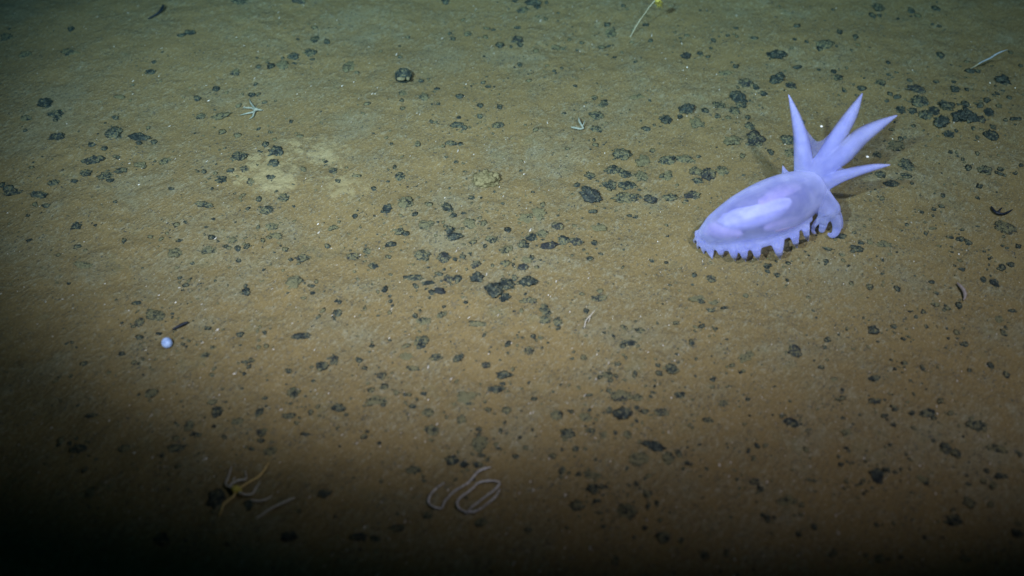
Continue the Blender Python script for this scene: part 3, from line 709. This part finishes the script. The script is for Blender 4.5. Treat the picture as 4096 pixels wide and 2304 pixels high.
(2, 2): "580,85,80,30,8 165,115,70,40,6 830,90,160,90,5 730,50,60,40,6 1060,65,40,30,6 1270,90,90,50,7 950,110,80,70,4 940,180,50,45,9 735,205,50,80,8 830,230,130,120,8 1000,210,80,40,7 1120,215,110,60,6 585,200,40,40,6 330,240,90,80,5 450,210,40,40,8 555,260,100,80,4 420,375,120,80,7 595,355,80,40,9 700,385,80,50,4 870,385,70,60,5 780,370,40,40,8 60,405,50,30,7 105,480,50,40,6 480,490,60,60,7 1085,475,150,70,9 960,440,40,40,5 950,565,150,120,4 910,590,80,40,8 1180,560,100,90,5 1260,530,60,70,6 1320,600,50,40,6 1470,640,40,30,6 1480,275,80,50,5 1600,150,90,50,5 1780,120,50,40,6 380,655,60,70,7 370,700,40,40,6 580,690,110,60,5 610,800,110,90,7 640,880,80,40,8 490,920,110,90,6 880,765,45,30,8 940,755,40,50,9 715,780,30,50,6 860,960,140,130,5 1030,920,50,50,6 1030,840,80,60,6 1190,970,25,40,8 1830,745,80,50,8 1870,790,60,60,8 1715,790,25,30,6 1690,855,20,30,9 25,550,60,40,6 415,1085,40,40,8 690,1075,40,50,7 1000,1090,60,50,7 1140,1160,110,90,6 920,1160,30,40,8 1620,1280,50,80,7 1450,1300,80,70,6 120,1110,60,50,6 1890,990,50,50,7 1850,470,50,50,6 1785,505,40,50,6 780,1340,60,80,6",
(3, 2): "150,285,70,60,9 200,300,80,60,7 250,305,30,25,6 35,235,30,20,8 100,245,50,40,6 805,135,110,50,7 840,140,25,30,8 540,115,80,30,5 880,120,30,25,7 945,170,60,30,5 1100,75,30,40,7 1300,130,70,50,5 880,245,80,40,7 900,270,30,30,7 945,310,50,40,7 1205,230,120,70,7 1250,260,60,40,8 1580,320,140,90,6 1630,300,30,30,8 820,680,110,80,9 890,650,70,50,9 830,730,80,60,9 700,755,45,30,8 960,670,50,30,8 610,510,30,30,6 550,610,70,40,6 1340,490,90,90,7 1420,530,80,70,6 1760,700,110,50,7 1650,660,60,50,6 1740,490,110,60,6 1190,750,50,40,6 1180,720,100,50,4 350,730,40,30,7 575,790,30,30,7 145,890,140,80,5 190,895,40,40,8 45,1010,40,40,7 350,1080,60,60,6 950,1055,40,35,9 1400,1040,120,80,7 1180,1160,40,40,7 1510,890,100,80,6 1880,1130,90,60,7 850,1330,80,60,6 500,1270,60,60,5 1480,1320,80,60,6 1250,430,40,40,6 1900,530,50,50,7 1680,910,70,50,5 920,460,40,40,6 600,370,100,60,3",
}
items = []
for (c, r), s in TILES.items():
    for e in s.split():
        x, y, w, h, d = map(float, e.split(','))
        items.append((c * 1024 + x * 0.53, r * 768 + y * 0.53, w * 0.53, h * 0.53, int(d)))

def dirname(dx, dy):
    a = math.degrees(math.atan2(-dy, dx)) % 360
    return ['right of', 'to the upper right of', 'above', 'to the upper left of', 'left of', 'to the lower left of', 'below', 'to the lower right of'][int((a + 22.5) // 45) % 8]
ORD = ['closest', 'second', 'third', 'fourth', 'fifth', 'sixth', 'seventh', 'eighth', 'ninth', 'tenth', 'eleventh', 'twelfth', 'thirteenth', 'fourteenth', 'fifteenth', 'sixteenth', 'seventeenth', 'eighteenth', 'nineteenth', 'twentieth']
MARK = LAND + [('banded round nodule', 1614, 305), ('big lumpy nodule pile', 2010, 1160), ('yellow mud patch', 1120, 680)]

def nodule_shape(w, h, d, p):
    m = mpp(p)
    v = p - Vector((0, 0, CAM_H))
    sd = -v.z / v.length
    rx = w * 0.5 * m * (0.94 if w * h > 1500 else 0.86)
    ry = min(max(h * 0.5 * m / sd * 0.84, rx * 0.5), rx * 1.5)
    tall = 0.20 + 0.045 * d
    rz = min(rx, ry) * tall
    return rx, ry, rz

items.sort(key=lambda e: -e[2] * e[3])
big, small = items[:297], items[297:]
grp = {}
for i, e in enumerate(big):
    q = min(MARK, key=lambda L: (L[1] - e[0]) ** 2 + (L[2] - e[1]) ** 2)
    d = dirname(e[0] - q[1], e[1] - q[2])
    grp.setdefault((q[0], d), []).append((math.hypot(e[0] - q[1], e[1] - q[2]), i))
lab = {}
for (n, d), L in grp.items():
    L.sort()
    for k, (_, i) in enumerate(L):
        px, py, w, h, dk = big[i]
        size = 'large' if w * h > 2200 else 'medium-sized' if w * h > 1150 else 'small'
        tone = 'black' if dk >= 8 else 'dark' if dk == 7 else 'mud-speckled' if dk >= 5 else 'mud-covered'
        shape = 'wide' if w > 1.9 * h else 'upright' if h > 1.1 * w else 'rounded'
        o_ = ORD[k] if len(L) > 1 else 'the one'
        lab[i] = f"{size} {tone} nodule, {o_} {d} the {n}" if k == 0 else f"{size} {tone} nodule, {o_} nearest {d} the {n}"
for i, (px, py, w, h, d) in enumerate(big):
    p = P(px, py)
    rx, ry, rz = nodule_shape(w, h, d, p)
    o = bpy.data.objects.new('manganese_nodule', VAR[i % len(VAR)])
    COL.objects.link(o)
    o.location = (p.x, p.y, p.z + rz * (-0.12 + 0.05 * d))
    o.scale = (rx * 1.08, ry * 1.08, rz * 1.05)
    o.rotation_euler = (random.uniform(-.15, .15), random.uniform(-.15, .15), random.choice((0, math.pi)) + random.uniform(-.35, .35))
    dust = (9 - d) / 8
    o.color = (dust, 0, 0, 1)
    tag(o, lab[i], 'nodule', 'manganese nodules strewn over the sea floor')
    BANK.append((p.x, p.y, max(rx, ry) * 1.15, rz * (0.16 + 0.25 * dust)))
make_floor()

# round nodule; added pale blobs stand in for the gap under its arch
p = P(1614, 303, 0.006); r = 34 * mpp(p)
root = empty('banded_nodule', P(1614, 318))
tag(root, 'glossy round black nodule, added pale blobs for its arch gap, alone on bare mud', 'nodule')
o0 = Vector(root.location)
bm = bmesh.new(); bmesh.ops.create_icosphere(bm, subdivisions=5, radius=1)
for v in bm.verts:
    n = v.co.normalized()
    v.co = Vector((n.x * r, n.y * r * 0.95, n.z * r * 0.95)) * (1 + 0.06 * mnoise.noise(n * 2) + 0.05 * mnoise.noise(n * 7) + .025 * mnoise.noise(n * 16)) + p
me = bm_mesh('crust', bm); local(me, o0)
o = link('crust', me, M_NOD, root); o.color = (0.1, 0, 0, 1)
for (x, y, w, h) in ((1603, 315, 17, 7), (1632, 314, 7, 8)):
    q = P(x, y, 0.006); m = mpp(q)
    dirc = (Vector((0, 0, CAM_H)) - q).normalized()
    bm = bmesh.new(); bmesh.ops.create_icosphere(bm, subdivisions=3, radius=1)
    s = p + (q - p) + dirc * r * 0.86
    for v in bm.verts:
        n = v.co.normalized()
        v.co = Vector((n.x * w * m, n.y * r * 0.25, n.z * h * m)) * (1 + .2 * mnoise.noise(n * 2 + q * 50)) + s
    link('gap_blob', local(bm_mesh('gap_blob', bm), o0), mat_plain('gap_fill', (0.14, 0.13, 0.07), (0.21, 0.195, 0.11), 300, 0.9, 0.1, 0.8), root)

# smaller nodules and crumbs, too many to count
def merged(name, insts, mat):
    vs, fs, n = [], [], 0
    for (k, M3, t) in insts:
        co, fa = LOW[k]
        vs.append(co @ M3.T + t); fs.append(fa + n); n += len(co)
    co = np.concatenate(vs); fa = np.concatenate(fs)
    me = bpy.data.meshes.new(name)
    me.vertices.add(len(co)); me.vertices.foreach_set('co', co.ravel())
    me.loops.add(fa.size); me.loops.foreach_set('vertex_index', fa.ravel())
    me.polygons.add(len(fa)); me.polygons.foreach_set('loop_start', np.arange(0, fa.size, 3)); me.polygons.foreach_set('loop_total', np.full(len(fa), 3))
    me.update(calc_edges=True); shade(me)
    return link(name, me, mat)

def m3(rx, ry, rz, a, tilt=0.0):
    return np.array(Matrix.Rotation(a, 3, 'Z') @ Matrix.Rotation(tilt, 3, 'Y')) @ np.diag([rx, ry, rz])

ins = [[], []]
for (px, py, w, h, d) in small:
    p = P(px, py); rx, ry, rz = nodule_shape(w, h, d, p)
    ins[0 if d >= 6 else 1].append((random.randrange(8), m3(rx, ry, rz, random.uniform(-.4, .4)), np.array((p.x, p.y, p.z + rz * 0.3))))
for _ in range(5200):
    e = random.choice(items)
    sp = random.choice((40, 70, 150)); px = e[0] + random.gauss(0, sp); py = e[1] + random.gauss(0, sp * 0.7)
    if not (-150 < px < 4250 and -150 < py < 2450): continue
    p = P(px, py)
    s = min(0.0005 + random.expovariate(1 / 0.0006), 0.0036)
    ins[0 if random.random() < .45 else 1].append((random.randrange(8), m3(s * random.uniform(.8, 1.6), s, s * random.uniform(.4, .7), random.uniform(0, 6.3)), np.array((p.x, p.y, p.z + s * 0.1))))
for k, dust in ((0, 0.14), (1, 0.46)):
    o = merged('nodule_crumbs', ins[k], M_NOD); o.color = (dust, 0, 0, 1)
    tag(o, ('bare dark nodule crumbs scattered over the mud', 'mud-dusted nodule crumbs scattered over the mud')[k], 'nodule crumbs', kind='stuff')

# ------------------------------------------------------------------ shell fragments
SH = {
(0, 0): "1785,280,8 1575,762,14 1050,1395,13 1070,1272,8", (1, 0): "168,95,9 738,620,9 650,650,10 900,710,9",
(2, 0): "1132,400,8 1160,445,9 1322,510,14 512,390,8 1740,232,7 90,1315,11 1838,712,9 1378,278,9",
(3, 0): "515,60,8 1090,530,9 1675,628,13 1865,665,12 1555,922,13 400,955,8 940,1050,11 1640,1270,12 485,330,8",
(1, 1): "468,243,13 930,428,9 133,1188,9 1755,1222,9 745,940,8 1425,45,9", (2, 1): "1100,375,9 275,778,10 970,942,9 640,1228,10 1028,1210,10 955,83,8 437,905,9 1120,605,7",
(3, 1): "960,365,9 1440,470,14 1460,1355,9 570,695,9 530,1065,9 1295,825,11 160,580,9",
(0, 1): "345,830,9 1200,780,11 1325,835,10 1100,1195,9", (0, 2): "1015,522,13 1000,1310,9",
(1, 2): "1300,120,12 1205,410,9 1170,795,9 820,1080,14 1450,800,13 550,70,9", (2, 2): "138,738,11 410,705,11 1203,105,11 1650,592,13 895,970,10 630,410,9 742,585,9",
(3, 2): "725,563,14 1145,618,14 1265,830,14 535,980,10 530,505,11 825,710,9 715,800,8 1085,1390,9",
}
def chip(k):
    rnd = random.Random(500 + k)
    bm = bmesh.new(); bmesh.ops.create_icosphere(bm, subdivisions=2, radius=1)
    off = Vector((k * 9.1, 3, 2))
    for v in bm.verts:
        n = v.co.normalized(); v.co = n * (0.9 + 0.35 * mnoise.noise(n * 1.8 + off))
    me = bm_mesh('shell_fragment', bm); me.materials.append(M_SHELL); return me
CH = [chip(k) for k in range(6)]
frag = []
for (c, r), s in SH.items():
    for e in s.split():
        x, y, w = map(float, e.split(','))
        frag.append((c * 1024 + x * 0.53, r * 768 + y * 0.53, w))
def lie(px):
    """direction in which the bottom current has laid the slivers"""
    return math.radians(min(30 + px * 0.016, 85))
grp = {}
for i, e in enumerate(frag):
    q = min(MARK, key=lambda L: (L[1] - e[0]) ** 2 + (L[2] - e[1]) ** 2)
    d = dirname(e[0] - q[1], e[1] - q[2])
    grp.setdefault((q[0], d), []).append((math.hypot(e[0] - q[1], e[1] - q[2]), i))
for (n, d), L in grp.items():
    L.sort()
    for k, (_, i) in enumerate(L):
        px, py, w = frag[i]
        p = P(px, py); s = w * 0.53 * 0.5 * mpp(p)
        o = bpy.data.objects.new('shell_fragment', CH[i % 6]); COL.objects.link(o)
        el = 1.7 if 500 < px < 2900 and py > 300 else 1.15
        o.location = (p.x, p.y, p.z + s * 0.45)
        o.scale = (s * el, s * 0.8, s * 0.6)
        o.rotation_euler = (0, random.uniform(-.3, .1), lie(px))
        tag(o, f"tiny {'bright' if w > 10 else 'pale'} shell fragment, {ORD[k]} {'nearest ' if k else ''}{d} the {n}", 'shell fragment', 'pale shell fragments on the sea floor')

ins = []
for _ in range(1300):
    px = random.uniform(-60, 4150); py = random.uniform(-60, 2350)
    p = P(px, py)
    s = min(0.00035 + random.expovariate(1 / 0.00022), 0.0013)
    el = random.uniform(1.2, 2.8) if 500 < px < 3000 else random.uniform(1, 1.7)
    ins.append((random.randrange(8), m3(s * el, s * 0.75, s * 0.6, lie(px) + random.gauss(0, .25), -0.2), np.array((p.x, p.y, p.z + s * 0.4))))
tag(merged('shell_grit', ins, M_GRIT), 'pale shell grit sprinkled over the brown mud', 'shell grit', kind='stuff')

# two flecks of marine snow drifting by the horns
for (x, y, h, lb) in ((1062, 372, 80, 'tiny white fleck drifting between the two left horns of the sea cucumber'), (1395, 592, 60, 'tiny white fleck drifting just above the lowest right horn')):
    p = C(x, y, h / 1000)
    o = bpy.data.objects.new('marine_snow', CH[2]); COL.objects.link(o); o.location = p; o.scale = (0.0022, 0.0017, 0.0015)
    tag(o, lb, 'marine snow')

# ------------------------------------------------------------------ sea water: one closed box of even density round camera and floor
bm = bmesh.new(); bmesh.ops.create_cube(bm, size=1)
for v in bm.verts:
    v.co = Vector((v.co.x * 32, v.co.y * 32, -1.0 + (v.co.z + .5) * 3.0))
me = bpy.data.meshes.new('haze'); bm.to_mesh(me); bm.free()
t = NT('sea_water')
vol = t.n('ShaderNodeVolumePrincipled')
vol.inputs['Color'].default_value = (0.005, 0.034, 0.038, 1)
vol.inputs['Absorption Color'].default_value = (0.03, 0.77, 0.80, 1)
vol.inputs['Density'].default_value = 0.60
vol.inputs['Anisotropy'].default_value = 0.5
t.l(vol.outputs[0], t.out.inputs['Volume'])
tag(link('haze', me, t.m), 'clear green sea water filling the whole scene', 'water', kind='stuff')
